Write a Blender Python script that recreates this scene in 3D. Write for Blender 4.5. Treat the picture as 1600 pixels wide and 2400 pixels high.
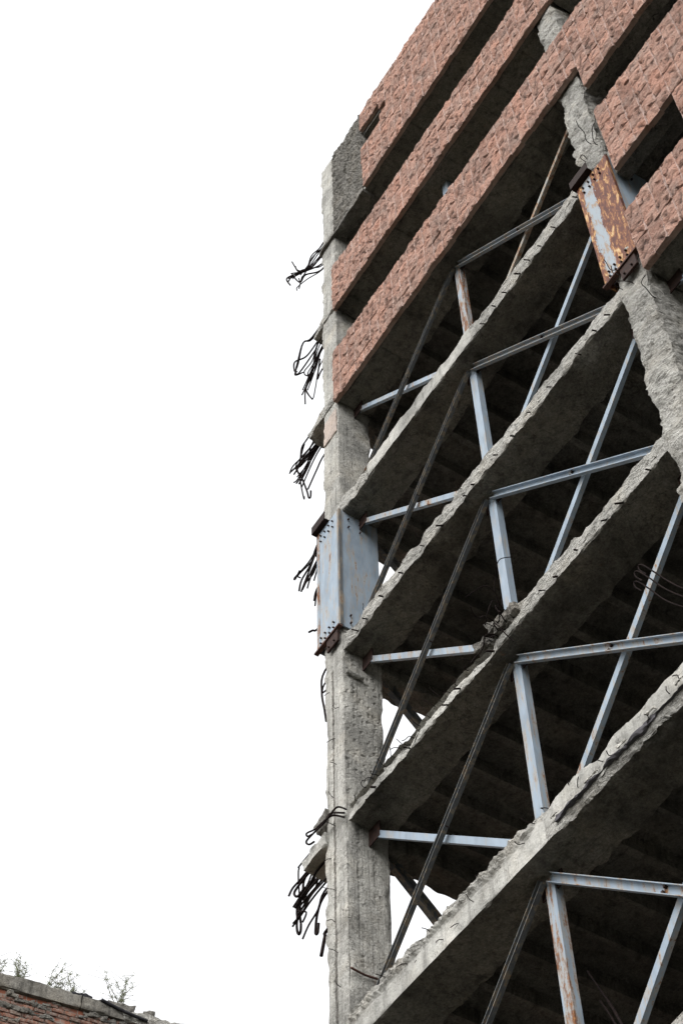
import bpy, math, random
import numpy as np
from mathutils import Matrix, Vector

for _o in list(bpy.data.objects): bpy.data.objects.remove(_o)
scene = bpy.context.scene
C = scene.collection

# ------------------------------------------------------------------ camera
CAM = np.array([13.354, -8.645, 1.947])
YAW, PITCH, ROLL = -0.99467, 0.97033, -0.02117
cd = bpy.data.cameras.new('camera'); co = bpy.data.objects.new('camera', cd); C.objects.link(co)
fw = Vector((math.sin(YAW)*math.cos(PITCH), math.cos(YAW)*math.cos(PITCH), math.sin(PITCH)))
rt0 = Vector((math.cos(YAW), -math.sin(YAW), 0)); up0 = rt0.cross(fw)
rt = math.cos(ROLL)*rt0 + math.sin(ROLL)*up0; up = -math.sin(ROLL)*rt0 + math.cos(ROLL)*up0
co.matrix_world = Matrix(((rt.x, up.x, -fw.x, CAM[0]), (rt.y, up.y, -fw.y, CAM[1]), (rt.z, up.z, -fw.z, CAM[2]), (0, 0, 0, 1)))
cd.sensor_fit = 'VERTICAL'; cd.sensor_height = 36.0; cd.sensor_width = 24.0
cd.lens = 4025.2/2400*36.0
cd.clip_start = 0.1; cd.clip_end = 3000
scene.camera = co

# ------------------------------------------------------------------ overcast sky, weak veiled sun, exposure
SUN_EL, SUN_AZ = math.radians(42), math.radians(158)      # azimuth clockwise from +Y: in front of the facade, to the right
w = bpy.data.worlds.new('World'); scene.world = w; w.use_nodes = True
nt = w.node_tree; nt.nodes.clear()
sky = nt.nodes.new('ShaderNodeTexSky'); sky.sky_type = 'NISHITA'; sky.sun_disc = False
sky.sun_elevation = SUN_EL; sky.sun_rotation = SUN_AZ; sky.air_density = 1.0; sky.dust_density = 6.0; sky.ozone_density = 1.0
hs = nt.nodes.new('ShaderNodeHueSaturation'); hs.inputs['Saturation'].default_value = 0.10; hs.inputs['Value'].default_value = 4.0
gm = nt.nodes.new('ShaderNodeGamma'); gm.inputs['Gamma'].default_value = 0.5
bg = nt.nodes.new('ShaderNodeBackground'); bg.inputs['Strength'].default_value = 0.15
wo = nt.nodes.new('ShaderNodeOutputWorld')
nt.links.new(sky.outputs[0], hs.inputs['Color']); nt.links.new(hs.outputs[0], gm.inputs['Color'])
nt.links.new(gm.outputs[0], bg.inputs['Color']); nt.links.new(bg.outputs[0], wo.inputs['Surface'])
sl = bpy.data.lights.new('sun', 'SUN'); sl.energy = 0.5; sl.angle = math.radians(40); sl.color = (1.0, 0.97, 0.93)
so = bpy.data.objects.new('sun', sl); C.objects.link(so)
sd = Vector((math.sin(SUN_AZ)*math.cos(SUN_EL), math.cos(SUN_AZ)*math.cos(SUN_EL), math.sin(SUN_EL)))
so.rotation_euler = (-sd).to_track_quat('-Z', 'Y').to_euler(); so.location = (0, -30, 60)
vs = scene.view_settings
vs.view_transform = 'Standard'; vs.look = 'None'; vs.gamma = 1.0; vs.use_curve_mapping = False
vs.exposure = 1.5

random.seed(7); rng = np.random.default_rng(11)

# ------------------------------------------------------------------ noise
_perm = np.concatenate([np.random.default_rng(5).permutation(256)]*3)
_g = np.random.default_rng(6).normal(size=(256, 3)); _g /= np.linalg.norm(_g, axis=1)[:, None]
def perlin(P):
    P = np.asarray(P, float); i = np.floor(P).astype(int); f = P - i; i &= 255
    u = f*f*f*(f*(f*6-15)+10); out = 0
    for dx in (0, 1):
        for dy in (0, 1):
            for dz in (0, 1):
                h = _perm[_perm[_perm[i[:, 0]+dx]+i[:, 1]+dy]+i[:, 2]+dz]
                d = (f[:, 0]-dx)*_g[h, 0]+(f[:, 1]-dy)*_g[h, 1]+(f[:, 2]-dz)*_g[h, 2]
                wgt = (u[:, 0] if dx else 1-u[:, 0])*(u[:, 1] if dy else 1-u[:, 1])*(u[:, 2] if dz else 1-u[:, 2])
                out = out + d*wgt
    return out*1.5
def fbm(P, fr=1.0, octv=4, rough=0.5, off=0.0):
    P = np.asarray(P, float)*fr + off; a = 1.0; s = 0; tot = 0
    for _ in range(octv):
        s = s + a*perlin(P); tot += a; a *= rough; P = P*2.03 + 17.3
    return s/tot

# ------------------------------------------------------------------ mesh helpers
def mesh(name, V, F, m=None, smooth=False):
    me = bpy.data.meshes.new(name)
    me.from_pydata([tuple(v) for v in V] if not isinstance(V, np.ndarray) else V.tolist(), [], F if isinstance(F, list) else F.tolist())
    me.update()
    if m: me.materials.append(m)
    if smooth: me.polygons.foreach_set('use_smooth', [True]*len(me.polygons))
    return me
def obj(name, me, parent=None, loc=None):
    o = bpy.data.objects.new(name, me); C.objects.link(o)
    if parent: o.parent = parent
    if loc is not None: o.location = loc
    return o
def thing(name, label, cat, loc=(0, 0, 0), rz=0.0, group=None):
    o = bpy.data.objects.new(name, None); C.objects.link(o); o.location = loc; o.rotation_euler = (0, 0, rz)
    o['label'] = label; o['category'] = cat
    if group: o['group'] = group
    return o
BOXF = [[0, 3, 2, 1], [4, 5, 6, 7], [0, 1, 5, 4], [1, 2, 6, 5], [2, 3, 7, 6], [3, 0, 4, 7]]
class MB:
    def __init__(s): s.V = []; s.F = []
    def add(s, V, F):
        b = len(s.V); s.V += [tuple(map(float, v)) for v in V]; s.F += [[i+b for i in f] for f in F]; return s
    def box(s, x0, x1, y0, y1, z0, z1):
        return s.add([(x0, y0, z0), (x1, y0, z0), (x1, y1, z0), (x0, y1, z0), (x0, y0, z1), (x1, y0, z1), (x1, y1, z1), (x0, y1, z1)], BOXF)
    def bar(s, A, B, wv, dv, w, d):          # rectangular bar A->B, wv/dv unit side vectors
        A, B, wv, dv = map(lambda q: np.array(q, float), (A, B, wv, dv)); V = []
        for P in (A, B):
            for a, b in ((-1, -1), (1, -1), (1, 1), (-1, 1)): V.append(P+wv*w/2*a+dv*d/2*b)
        return s.add(V, BOXF)
    def tube(s, pts, r, n=6, taper=1.0):
        P = catmull(pts); N = len(P); base = len(s.V); prev = None
        for i, p in enumerate(P):
            t = P[min(i+1, N-1)]-P[max(i-1, 0)]; t = t/(np.linalg.norm(t)+1e-9)
            a = prev if prev is not None else np.array([0.3, 0.2, 0.9]); a = a-t*(a@t)
            if np.linalg.norm(a) < 1e-4: a = np.cross(t, (1, 0, 0))
            a /= np.linalg.norm(a); prev = a; b = np.cross(t, a); rr = r*(1+(taper-1)*i/max(1, N-1))
            for k in range(n):
                an = 2*math.pi*k/n; s.V.append(tuple(p+rr*(math.cos(an)*a+math.sin(an)*b)))
        for i in range(N-1):
            for k in range(n):
                s.F.append([base+i*n+k, base+i*n+(k+1) % n, base+(i+1)*n+(k+1) % n, base+(i+1)*n+k])
        s.F.append([base+k for k in range(n)][::-1]); s.F.append([base+(N-1)*n+k for k in range(n)])
        return s
    def build(s, name, m, parent=None, smooth=False): return obj(name, mesh(name, s.V, s.F, m, smooth), parent)
def catmull(pts, sub=5):
    P = [np.array(p, float) for p in pts]
    if len(P) < 3: return P
    out = []
    for i in range(len(P)-1):
        p0 = P[max(i-1, 0)]; p1 = P[i]; p2 = P[i+1]; p3 = P[min(i+2, len(P)-1)]
        for k in range(sub):
            t = k/sub
            out.append(.5*((2*p1)+(-p0+p2)*t+(2*p0-5*p1+4*p2-p3)*t*t+(-p0+3*p1-3*p2+p3)*t**3))
    out.append(P[-1]); return out
def span(a, b, step): return np.linspace(a, b, max(2, int(round((b-a)/step))+1))
def rough_grid(xs, ys, zs):
    """closed box surface on a grid; returns verts, quads, outward flags"""
    A = [np.asarray(xs), np.asarray(ys), np.asarray(zs)]; V = []; Q = []; base = 0
    for ax in range(3):
        u, v = (ax+1) % 3, (ax+2) % 3
        for side in (0, 1):
            U, W = np.meshgrid(A[u], A[v], indexing='ij'); n0, n1 = U.shape
            P = np.empty((n0*n1, 3)); P[:, u] = U.ravel(); P[:, v] = W.ravel(); P[:, ax] = A[ax][-side]
            idx = np.arange(n0*n1).reshape(n0, n1)+base
            q = np.stack([idx[:-1, :-1], idx[1:, :-1], idx[1:, 1:], idx[:-1, 1:]], -1).reshape(-1, 4)
            if not side: pass
            Q.append(q if side else q[:, ::-1]); V.append(P); base += n0*n1
    V = np.concatenate(V); Q = np.concatenate(Q)
    key = np.round(V, 5); uq, first, inv = np.unique(key, axis=0, return_index=True, return_inverse=True)
    V = V[first]; Q = inv.reshape(-1)[Q]
    lo = np.array([a[0] for a in A]); hi = np.array([a[-1] for a in A])
    o = (np.abs(V-hi) < 1e-6).astype(float)-(np.abs(V-lo) < 1e-6).astype(float)
    return V, Q, o, lo, hi
def rough(xs, ys, zs, amp=.012, fr=4.0, chip=.03, chipw=.10, chipfr=2.5, extra=None, off=0.0, rough_=.55):
    # python's A[ax][-side]: side 0 -> first, side 1 -> last
    V, Q, o, lo, hi = rough_grid(xs, ys, zs)
    D = np.minimum(V-lo, hi-V); on = np.abs(o) > 0
    Dm = np.where(on, 9.0, D).min(axis=1); nf = on.sum(1)
    e = np.clip(1-np.where(nf > 1, 0.0, Dm)/chipw, 0, 1)
    ch = np.clip(fbm(V, chipfr, 3, .6, off+3.1)*1.6+.12, 0, 1)*e*e*chip
    d = fbm(V, fr, 5, rough_, off)*amp*1.6
    W = V + o*(d-ch)[:, None]
    if extra is not None: W = extra(V, W, o)
    LAST[0] = (V, o)
    return W, Q
LAST = [None]
def face_mats(me, mats, fn):
    V, o = LAST[0]
    for m in mats: me.materials.append(m)
    L = np.array([p.vertices[:] for p in me.polygons]); Cc = V[L].mean(1); front = (o[L][:, :, 1] < 0).all(1)
    me.polygons.foreach_set('material_index', fn(Cc, front).astype(np.int32)); me.update()
# ------------------------------------------------------------------ materials
def mat(name):
    m = bpy.data.materials.new(name); m.use_nodes = True; n = m.node_tree; n.nodes.clear()
    out = n.nodes.new('ShaderNodeOutputMaterial'); b = n.nodes.new('ShaderNodeBsdfPrincipled'); n.links.new(b.outputs[0], out.inputs[0])
    geo = n.nodes.new('ShaderNodeNewGeometry')
    class X: pass
    x = X(); x.m, x.n, x.b, x.pos = m, n, b, geo.outputs['Position']; return x
def vscale(x, s, src=None):
    v = x.n.nodes.new('ShaderNodeVectorMath'); v.operation = 'MULTIPLY'; v.inputs[1].default_value = s
    x.n.links.new(src or x.pos, v.inputs[0]); return v.outputs[0]
def noise(x, scale, detail=4, rough=.6, src=None, dist=0.0):
    t = x.n.nodes.new('ShaderNodeTexNoise'); t.inputs['Scale'].default_value = scale; t.inputs['Detail'].default_value = detail
    t.inputs['Roughness'].default_value = rough; t.inputs['Distortion'].default_value = dist
    x.n.links.new(src or x.pos, t.inputs['Vector']); return t.outputs['Fac']
def voro(x, scale, src=None, feat='F1'):
    t = x.n.nodes.new('ShaderNodeTexVoronoi'); t.feature = feat; t.inputs['Scale'].default_value = scale
    x.n.links.new(src or x.pos, t.inputs['Vector']); return t.outputs['Distance']
def ramp(x, fac, stops):
    r = x.n.nodes.new('ShaderNodeValToRGB'); el = r.color_ramp.elements
    while len(el) < len(stops): el.new(0.5)
    for e, (p, c) in zip(el, stops):
        e.position = p; e.color = (c, c, c, 1) if isinstance(c, (int, float)) else (*c, 1)
    x.n.links.new(fac, r.inputs[0]); return r.outputs[0]
def mix(x, fac, a, b, mode='MIX'):
    mx = x.n.nodes.new('ShaderNodeMix'); mx.data_type = 'RGBA'; mx.blend_type = mode
    for s, v in ((mx.inputs[0], fac), (mx.inputs[6], a), (mx.inputs[7], b)):
        if isinstance(v, (int, float)): s.default_value = v
        elif isinstance(v, tuple): s.default_value = (*v, 1)
        else: x.n.links.new(v, s)
    return mx.outputs[2]
def math_(x, op, a, b=0.0):
    mn = x.n.nodes.new('ShaderNodeMath'); mn.operation = op
    for s, v in ((mn.inputs[0], a), (mn.inputs[1], b)):
        if isinstance(v, (int, float)): s.default_value = v
        else: x.n.links.new(v, s)
    return mn.outputs[0]
def finish(x, col, rough=.9, bump=None, strength=.5, dist=.02, metal=0.0, spec=.3):
    x.n.links.new(col, x.b.inputs['Base Color'])
    if isinstance(rough, (int, float)): x.b.inputs['Roughness'].default_value = rough
    else: x.n.links.new(rough, x.b.inputs['Roughness'])
    x.b.inputs['Metallic'].default_value = metal; x.b.inputs['Specular IOR Level'].default_value = spec
    if bump is not None:
        bn = x.n.nodes.new('ShaderNodeBump'); bn.inputs['Strength'].default_value = strength; bn.inputs['Distance'].default_value = dist
        x.n.links.new(bump, bn.inputs['Height']); x.n.links.new(bn.outputs[0], x.b.inputs['Normal'])
    return x.m
def concrete(name, lo, hi, stain=.55, bump=.6, grooves=False, pit=.55, rust=0.0, strata=0.0, contrast=.45):
    x = mat(name)
    big = noise(x, .8, 6, .62, dist=.4); mid = noise(x, 6, 9, .72); fine = noise(x, 34, 5, .75)
    strk = noise(x, 1.0, 6, .68, vscale(x, (8, 8, .5)))
    vor = voro(x, 42)
    c = ramp(x, mid, [(.30, lo), (.5, tuple((a+b)/2 for a, b in zip(lo, hi))), (.68, hi)])
    c = mix(x, contrast, c, ramp(x, fine, [(.32, tuple(a*.35 for a in lo)), (.52, tuple((a+b)/2 for a, b in zip(lo, hi))), (.68, tuple(min(.75, a*1.45) for a in hi))]))
    c = mix(x, 1.0, c, ramp(x, big, [(.34, stain), (.56, 1.0)]), 'MULTIPLY')
    c = mix(x, ramp(x, noise(x, 1.6, 5, .6), [(.5, 0.0), (.7, .35)]), c, mix(x, 1.0, c, (1.0, .90, .76), 'MULTIPLY'))
    c = mix(x, 1.0, c, ramp(x, strk, [(.33, stain+.1), (.5, 1.0)]), 'MULTIPLY')
    pits = ramp(x, noise(x, 11, 6, .78, dist=.8), [(.35, 1.0), (.41, 0.0)])
    c = mix(x, math_(x, 'MULTIPLY', pits, pit), c, tuple(a*.3 for a in lo))
    cracks = ramp(x, math_(x, 'ABSOLUTE', math_(x, 'SUBTRACT', noise(x, 1.3, 5, .6, dist=1.2), .5)), [(.0, 1.0), (.008, 0.0)])
    c = mix(x, math_(x, 'MULTIPLY', cracks, .55), c, (.03, .028, .025))
    h = math_(x, 'ADD', math_(x, 'MULTIPLY', mid, .9), math_(x, 'MULTIPLY', fine, .35))
    h = math_(x, 'SUBTRACT', h, math_(x, 'MULTIPLY', pits, .35))
    h = math_(x, 'ADD', h, math_(x, 'MULTIPLY', vor, .25))
    if strata:
        sn = noise(x, 1.0, 7, .74, vscale(x, (4.5, 9, 24)), .5)
        sm = ramp(x, sn, [(.36, 1.0), (.47, 0.0)])
        c = mix(x, math_(x, 'MULTIPLY', sm, strata), c, tuple(a*.28 for a in lo)); h = math_(x, 'ADD', h, math_(x, 'MULTIPLY', sn, 1.6))
    if rust:
        rm = ramp(x, noise(x, 1.7, 6, .7, vscale(x, (3, 3, .7))), [(.66, 0.0), (.74, rust)])
        c = mix(x, rm, c, (.24, .13, .06))
    if grooves:
        gr = noise(x, 1, 5, .72, vscale(x, (26, 26, .45)))
        h = math_(x, 'ADD', h, math_(x, 'MULTIPLY', gr, .9)); c = mix(x, 1.0, c, ramp(x, gr, [(.34, .5), (.46, 1.0)]), 'MULTIPLY')
    return finish(x, c, .93, h, bump, .035, spec=.15)
M = {}
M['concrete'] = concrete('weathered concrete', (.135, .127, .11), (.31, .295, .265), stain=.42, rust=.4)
M['concrete_col'] = concrete('board marked concrete', (.29, .282, .256), (.57, .56, .52), grooves=True, stain=.55, rust=.7, pit=.75)
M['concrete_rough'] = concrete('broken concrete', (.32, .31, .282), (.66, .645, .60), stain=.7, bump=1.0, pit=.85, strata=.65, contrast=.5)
M['concrete_pale'] = concrete('pale cast concrete', (.35, .345, .32), (.55, .54, .505), stain=.48, bump=.35, pit=.35, contrast=.25)
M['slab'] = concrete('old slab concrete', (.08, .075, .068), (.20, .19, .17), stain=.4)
M['mortar'] = concrete('exposed mortar bed', (.13, .122, .11), (.34, .325, .295), stain=.7, bump=1.0, pit=.9, strata=.5)
M['pink_plaster'] = concrete('pink plaster patch', (.36, .30, .265), (.50, .43, .385), stain=.75, bump=.3, pit=.2)
def facing():
    x = mat('split red stone')
    at = x.n.nodes.new('ShaderNodeAttribute'); at.attribute_name = 'joint'
    pa = x.n.nodes.new('ShaderNodeAttribute'); pa.attribute_name = 'pit'; ti = x.n.nodes.new('ShaderNodeAttribute'); ti.attribute_name = 'tint'
    oi = x.n.nodes.new('ShaderNodeObjectInfo'); tint = math_(x, 'FRACT', math_(x, 'ADD', ti.outputs['Fac'], oi.outputs['Random']))
    a = noise(x, 2.4, 5, .65); b = noise(x, 1.0, 8, .74, vscale(x, (12, 12, 15)), .3); f = noise(x, 48, 4, .75); blk = noise(x, 1.0, 0, .5, vscale(x, (3.9, 0, 2.9)))
    c = ramp(x, b, [(.26, (.20, .095, .066)), (.40, (.38, .19, .135)), (.54, (.47, .255, .19)), (.72, (.56, .37, .30))])
    c = mix(x, ramp(x, a, [(.42, .08), (.66, .68)]), c, mix(x, ramp(x, b, [(.35, 0.0), (.6, 1.0)]), (.17, .14, .125), (.40, .325, .285)))
    c = mix(x, ramp(x, blk, [(.35, .0), (.65, .35)]), c, (.45, .19, .12))
    c = mix(x, .28, c, ramp(x, f, [(.3, (.10, .058, .046)), (.7, (.60, .42, .35))]))
    cn = noise(x, 1.0, 5, .68, vscale(x, (8, 8, 10)), .7)
    cr = ramp(x, cn, [(.36, .85), (.43, 0.0)])
    c = mix(x, cr, c, (.075, .042, .034))
    c = mix(x, 1.0, c, ramp(x, tint, [(0.0, (.74, .76, .77)), (.5, (.98, 1.0, 1.0)), (1.0, (1.15, 1.12, 1.10))]), 'MULTIPLY')
    c = mix(x, math_(x, 'MULTIPLY', ramp(x, pa.outputs['Fac'], [(.25, 0.0), (.75, 1.0)]), .8), c, (.07, .042, .035))
    jn = math_(x, 'MULTIPLY', at.outputs['Fac'], ramp(x, noise(x, 3, 3, .6), [(.35, .25), (.6, .95)]))
    c = mix(x, jn, c, (.60, .46, .41))
    h = math_(x, 'ADD', math_(x, 'MULTIPLY', b, 1.0), math_(x, 'MULTIPLY', f, .2))
    h = math_(x, 'ADD', h, math_(x, 'MULTIPLY', cn, 1.0))
    return finish(x, c, .92, h, 1.0, .05, spec=.2)
M['facing'] = facing()

def steel(name, rust_lo, rust_hi, paint=(.275, .335, .40), vertical=True, dark=0.0):
    x = mat(name)
    st = noise(x, 1.0, 7, .72, vscale(x, (13, 13, 1.6) if vertical else (5, 5, 5)))
    sp = noise(x, 16, 6, .75)
    rustc = ramp(x, sp, [(.3, (.045, .02, .014)), (.5, (.13, .05, .025)), (.66, (.30, .15, .055)), (.8, (.42, .27, .12))])
    pn = mix(x, 1.0, paint, ramp(x, noise(x, 2.5, 5, .6, vscale(x, (3, 3, .8))), [(.3, .74), (.6, 1.0)]), 'MULTIPLY')
    halo = ramp(x, st, [(rust_lo-.07, 0.0), (rust_lo, .45)])
    pn = mix(x, halo, pn, (.36, .28, .18))
    mask = ramp(x, math_(x, 'ADD', math_(x, 'MULTIPLY', st, .7), math_(x, 'MULTIPLY', sp, .3)), [(rust_lo, 0.0), (rust_hi, 1.0)])
    c = mix(x, mask, pn, rustc)
    r = ramp(x, mask, [(0.0, .62), (1.0, .9)])
    return finish(x, c, r, math_(x, 'ADD', math_(x, 'MULTIPLY', mask, .5), math_(x, 'MULTIPLY', sp, .4)), .25, .006, spec=.2)
M['paint'] = steel('pale blue painted steel', .60, .66)
M['paint_grey'] = steel('dull grey painted steel', .56, .63, (.20, .225, .25))
M['paint_dull'] = steel('brown grey weathered steel', .47, .60, (.26, .265, .26))
M['paint_jacket'] = steel('streaked jacket paint', .585, .635)
M['paint_rusty'] = steel('rust flecked painted steel', .55, .61)
M['paint_edge'] = steel('rust bitten painted steel', .49, .56)
M['paint_shaded'] = steel('shade-darkened worn steel', .57, .64, (.105, .112, .118))  # paint darkened to put the braces' shade into the colour, plus rust flecks
def rust_mat(name, k=1.0):
    x = mat(name); sp = noise(x, 14, 6, .75)
    c = ramp(x, sp, [(.3, (.022*k, .013*k, .012*k)), (.55, (.055*k, .028*k, .022*k)), (.75, (.12*k, .055*k, .03*k))])
    return finish(x, c, .85, sp, .4, .006, spec=.25)
M['rust_dark'] = rust_mat('dark rusted steel', .6); M['rust_black'] = rust_mat('blackened steel', .35); M['rust_red'] = rust_mat('red oxide steel', 1.5)
def half_rust():
    x = mat('peeling painted plate'); sx = x.n.nodes.new('ShaderNodeSeparateXYZ'); x.n.links.new(x.pos, sx.inputs[0])
    nz = noise(x, 1.0, 7, .75, vscale(x, (11, 11, 3.2))); sp = noise(x, 1.0, 8, .75, vscale(x, (15, 15, 3.6)), .6)
    g = math_(x, 'ADD', math_(x, 'MULTIPLY', math_(x, 'SUBTRACT', sx.outputs[0], 6.87), 4.5), math_(x, 'MULTIPLY', math_(x, 'SUBTRACT', nz, .5), 1.3))
    e = math_(x, 'ADD', math_(x, 'MULTIPLY', math_(x, 'SUBTRACT', 6.70, sx.outputs[0]), 9.0), math_(x, 'MULTIPLY', math_(x, 'SUBTRACT', nz, .5), 3.0))
    mask = ramp(x, math_(x, 'MAXIMUM', g, e), [(.0, 0.0), (.05, 1.0)])
    rc = ramp(x, sp, [(.3, (.04, .014, .011)), (.47, (.10, .03, .018)), (.54, (.22, .085, .03)), (.59, (.46, .27, .11)), (.68, (.52, .40, .24)), (.78, (.36, .38, .39))])
    c = mix(x, mask, mix(x, ramp(x, sp, [(.50, 0.0), (.60, .85)]), (.27, .31, .345), (.26, .165, .09)), rc)
    return finish(x, c, .7, math_(x, 'ADD', mask, sp), .3, .006)
M['half_rust'] = half_rust()
def rebar_mat():
    x = mat('rusted rebar'); n_ = noise(x, 30, 3, .6)
    return finish(x, ramp(x, n_, [(.3, (.010, .009, .010)), (.7, (.028, .02, .018))]), 1.0, spec=.03)
M['rebar'] = rebar_mat()
def brick_mat():
    x = mat('old red brick'); oi = x.n.nodes.new('ShaderNodeObjectInfo'); n_ = noise(x, 18, 6, .7)
    c = ramp(x, oi.outputs['Random'], [(0.0, (.10, .055, .042)), (.4, (.17, .078, .056)), (.75, (.25, .11, .07)), (1.0, (.17, .125, .10))])
    c = mix(x, ramp(x, n_, [(.42, 0.0), (.62, .8)]), c, (.27, .235, .205))
    return finish(x, c, .92, n_, .5, .02, spec=.15)
M['brick'] = brick_mat()
def plain(name, a, b, sc=12, r=.9, bump=.4):
    x = mat(name); n_ = noise(x, sc, 6, .65); return finish(x, ramp(x, n_, [(.3, a), (.7, b)]), r, n_, bump, .02, spec=.15)
M['membrane_dark'] = plain('black torn membrane', (.02, .019, .022), (.06, .055, .062)); M['felt'] = plain('roofing felt', (.015, .015, .018), (.05, .05, .055)); M['scrap'] = plain('torn plaster sheet', (.35, .34, .31), (.62, .60, .56))
M['membrane'] = plain('grey bitumen sheet', (.055, .052, .058), (.12, .115, .125))
M['ground'] = plain('weedy soil', (.022, .024, .014), (.052, .05, .034), .35)
M['stem'] = plain('shrub stem', (.07, .055, .04), (.13, .11, .08), 20)
def leaf_mat():
    x = mat('shrub leaf'); n_ = noise(x, 9, 4, .6); c = ramp(x, n_, [(.3, (.16, .18, .11)), (.7, (.30, .33, .21))])
    finish(x, c, .7, spec=.2); tr = x.n.nodes.new('ShaderNodeBsdfTranslucent'); ms = x.n.nodes.new('ShaderNodeMixShader'); ms.inputs[0].default_value = .5
    x.n.links.new(c, tr.inputs[0]); x.n.links.new(x.b.outputs[0], ms.inputs[1]); x.n.links.new(tr.outputs[0], ms.inputs[2])
    out = [q for q in x.n.nodes if q.type == 'OUTPUT_MATERIAL'][0]; x.n.links.new(ms.outputs[0], out.inputs[0]); return x.m
M['leaf'] = leaf_mat()
def brickwall_mat():
    x = mat('distant brickwork'); t = x.n.nodes.new('ShaderNodeTexBrick')
    sw = x.n.nodes.new('ShaderNodeSeparateXYZ'); cb = x.n.nodes.new('ShaderNodeCombineXYZ'); x.n.links.new(x.pos, sw.inputs[0])
    x.n.links.new(math_(x, 'ADD', sw.outputs[0], sw.outputs[1]), cb.inputs[0]); x.n.links.new(sw.outputs[2], cb.inputs[1]); x.n.links.new(cb.outputs[0], t.inputs['Vector'])
    t.inputs['Scale'].default_value = 1.0; t.inputs['Brick Width'].default_value = .24; t.inputs['Row Height'].default_value = .105; t.inputs['Mortar Size'].default_value = .009
    t.inputs['Color1'].default_value = (.30, .11, .065, 1); t.inputs['Color2'].default_value = (.22, .10, .07, 1); t.inputs['Mortar'].default_value = (.26, .245, .22, 1)
    n_ = noise(x, 3, 5, .6); c = mix(x, ramp(x, n_, [(.5, 0.0), (.65, .8)]), t.outputs[0], (.25, .235, .21))
    return finish(x, c, .93, n_, .3, .02)
M['brickwall'] = brickwall_mat()
# ================================================================== the setting
H = 3.54472; Z3 = 21.6
def zk(k): return Z3+(3-k)*H
XR = 6.72; CW = .5; CD = .67; BAY = XR+CW
g = MB(); g.add([(-400, -400, 0), (400, -400, 0), (400, 400, 0), (-400, 400, 0)], [[0, 1, 2, 3]])
go = g.build('ground', M['ground']); go['kind'] = 'structure'

# ================================================================== the ruined building
B = thing('ruined_building', 'stripped concrete frame tower with red stone bands, blue steel bracing and hanging rebar', 'building')

# ---- columns
def column(x0, x1, y1, fine, amp, chip, m, off, extra=None, zlo=13.0):
    zs = np.concatenate([span(0, zlo, .5)[:-1], span(zlo, 40.0, fine)])
    V, Q = rough(span(x0, x1, fine), span(0, y1, fine*1.2), zs, amp, 3.2, chip, .12, 1.3, extra, off)
    me = mesh('column', V, Q)
    def pick(Cc, fr):
        n_ = fbm(Cc, 3.0, 4, .6, off); ed = (np.abs(Cc[:, 0]-x1) < .05) & (Cc[:, 1] < .05) | (np.abs(Cc[:, 0]-x0) < .04)
        r = np.where(ed & (n_ > -.05) | (n_ > .42), 1, 0)
        if x0 < 0: r = np.where(fr & (np.abs(Cc[:, 0]+.30) < .035) & (Cc[:, 2] < 21.4), 2, r); r = np.where(~fr & (np.abs(Cc[:, 1]-.44) < .02) & (Cc[:, 2] < 18.2) & (n_ > -.1), 1, r)
        return r
    face_mats(me, [m, M['concrete_rough'], M['mortar']], pick)
    return obj('column', me, B)
def col_left(V, W, o):
    # boards and an exposed aggregate seam on the front face, knocked-off lumps up the outer edge
    g1 = fbm(V*np.array([9, 9, .35]), 1, 3, .6)*.012
    W[:, 1] += np.where(o[:, 1] < 0, g1, 0)
    seam = np.exp(-((V[:, 0]+.30)/.03)**2)*(V[:, 2] < 21.4)*(o[:, 1] < 0)
    W[:, 1] += seam*(.022+.03*fbm(V, 14, 2))
    W[:, 0] += np.where(o[:, 0] < 0, np.clip(fbm(V*np.array([2, 2, 1.1]), 1, 4, .6, 8.0)*.12, -.06, .05), 0)
    bk = (o[:, 0] > 0)*np.clip((V[:, 1]-.45)/.2, 0, 1)
    W[:, 1] -= bk*np.clip(fbm(V*np.array([1, 1, 1.3]), 1, 4, .6, 21.0)*.18, 0, .07)
    # pock marks from the hacked-off lining on the inner side, between 18.5 and 22
    cy, cz_ = np.floor(V[:, 1]/.115), np.floor((V[:, 2]+.05*np.sin(np.floor(V[:, 1]/.115)*2.3))/.16)
    hsh = np.modf(np.abs(np.sin(cy*12.9898+cz_*78.233)*43758.5))[0]; hs2 = np.modf(hsh*97.3)[0]
    fy = V[:, 1]/.115-cy-.5-(hsh-.5)*.5; fz = (V[:, 2]+.05*np.sin(cy*2.3))/.16-cz_-.5-(hs2-.5)*.5
    pk = (fy**2*1.4+fz**2 < .022+.05*hs2)*(hsh > .3)*(o[:, 0] > 0)*(V[:, 2] > 18.6)*(V[:, 2] < 21.6)
    W[:, 0] -= pk*.014
    for sy in (.20, .44):
        sm_ = np.exp(-((V[:, 1]-sy-.01*np.sin(V[:, 2]*2.1))/.025)**2)*(o[:, 0] > 0)*(V[:, 2] < 18.2); W[:, 0] -= sm_*(.05*np.abs(fbm(V, 9, 3))*(fbm(V, 1.2, 2) > -.1))
    return W
cl = column(-CW, 0, CD, .03, .014, .06, M['concrete_col'], 0.0, col_left)
cl['label'] = 'corner column of grey board-marked concrete with broken edges'
def col_right(V, W, o):
    b = fbm(V, 1.5, 5, .62, 40.0)
    fr = (o[:, 1] < 0)
    W[:, 1] += np.where(fr, np.clip(b*.13, -.03, .09), 0)
    ed = (o[:, 0] < 0)
    W[:, 0] += np.where(ed, np.clip(fbm(V*np.array([1, 1, .8]), 1.3, 5, .62, 51.0)*.22+.02, -.05, .16), 0)
    rr = (o[:, 0] > 0)*np.clip(1-V[:, 1]/.3, 0, 1)
    W[:, 0] -= rr*np.clip(fbm(V, 1.6, 4, .6, 61.0)*.2, 0, .1)
    return W
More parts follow.
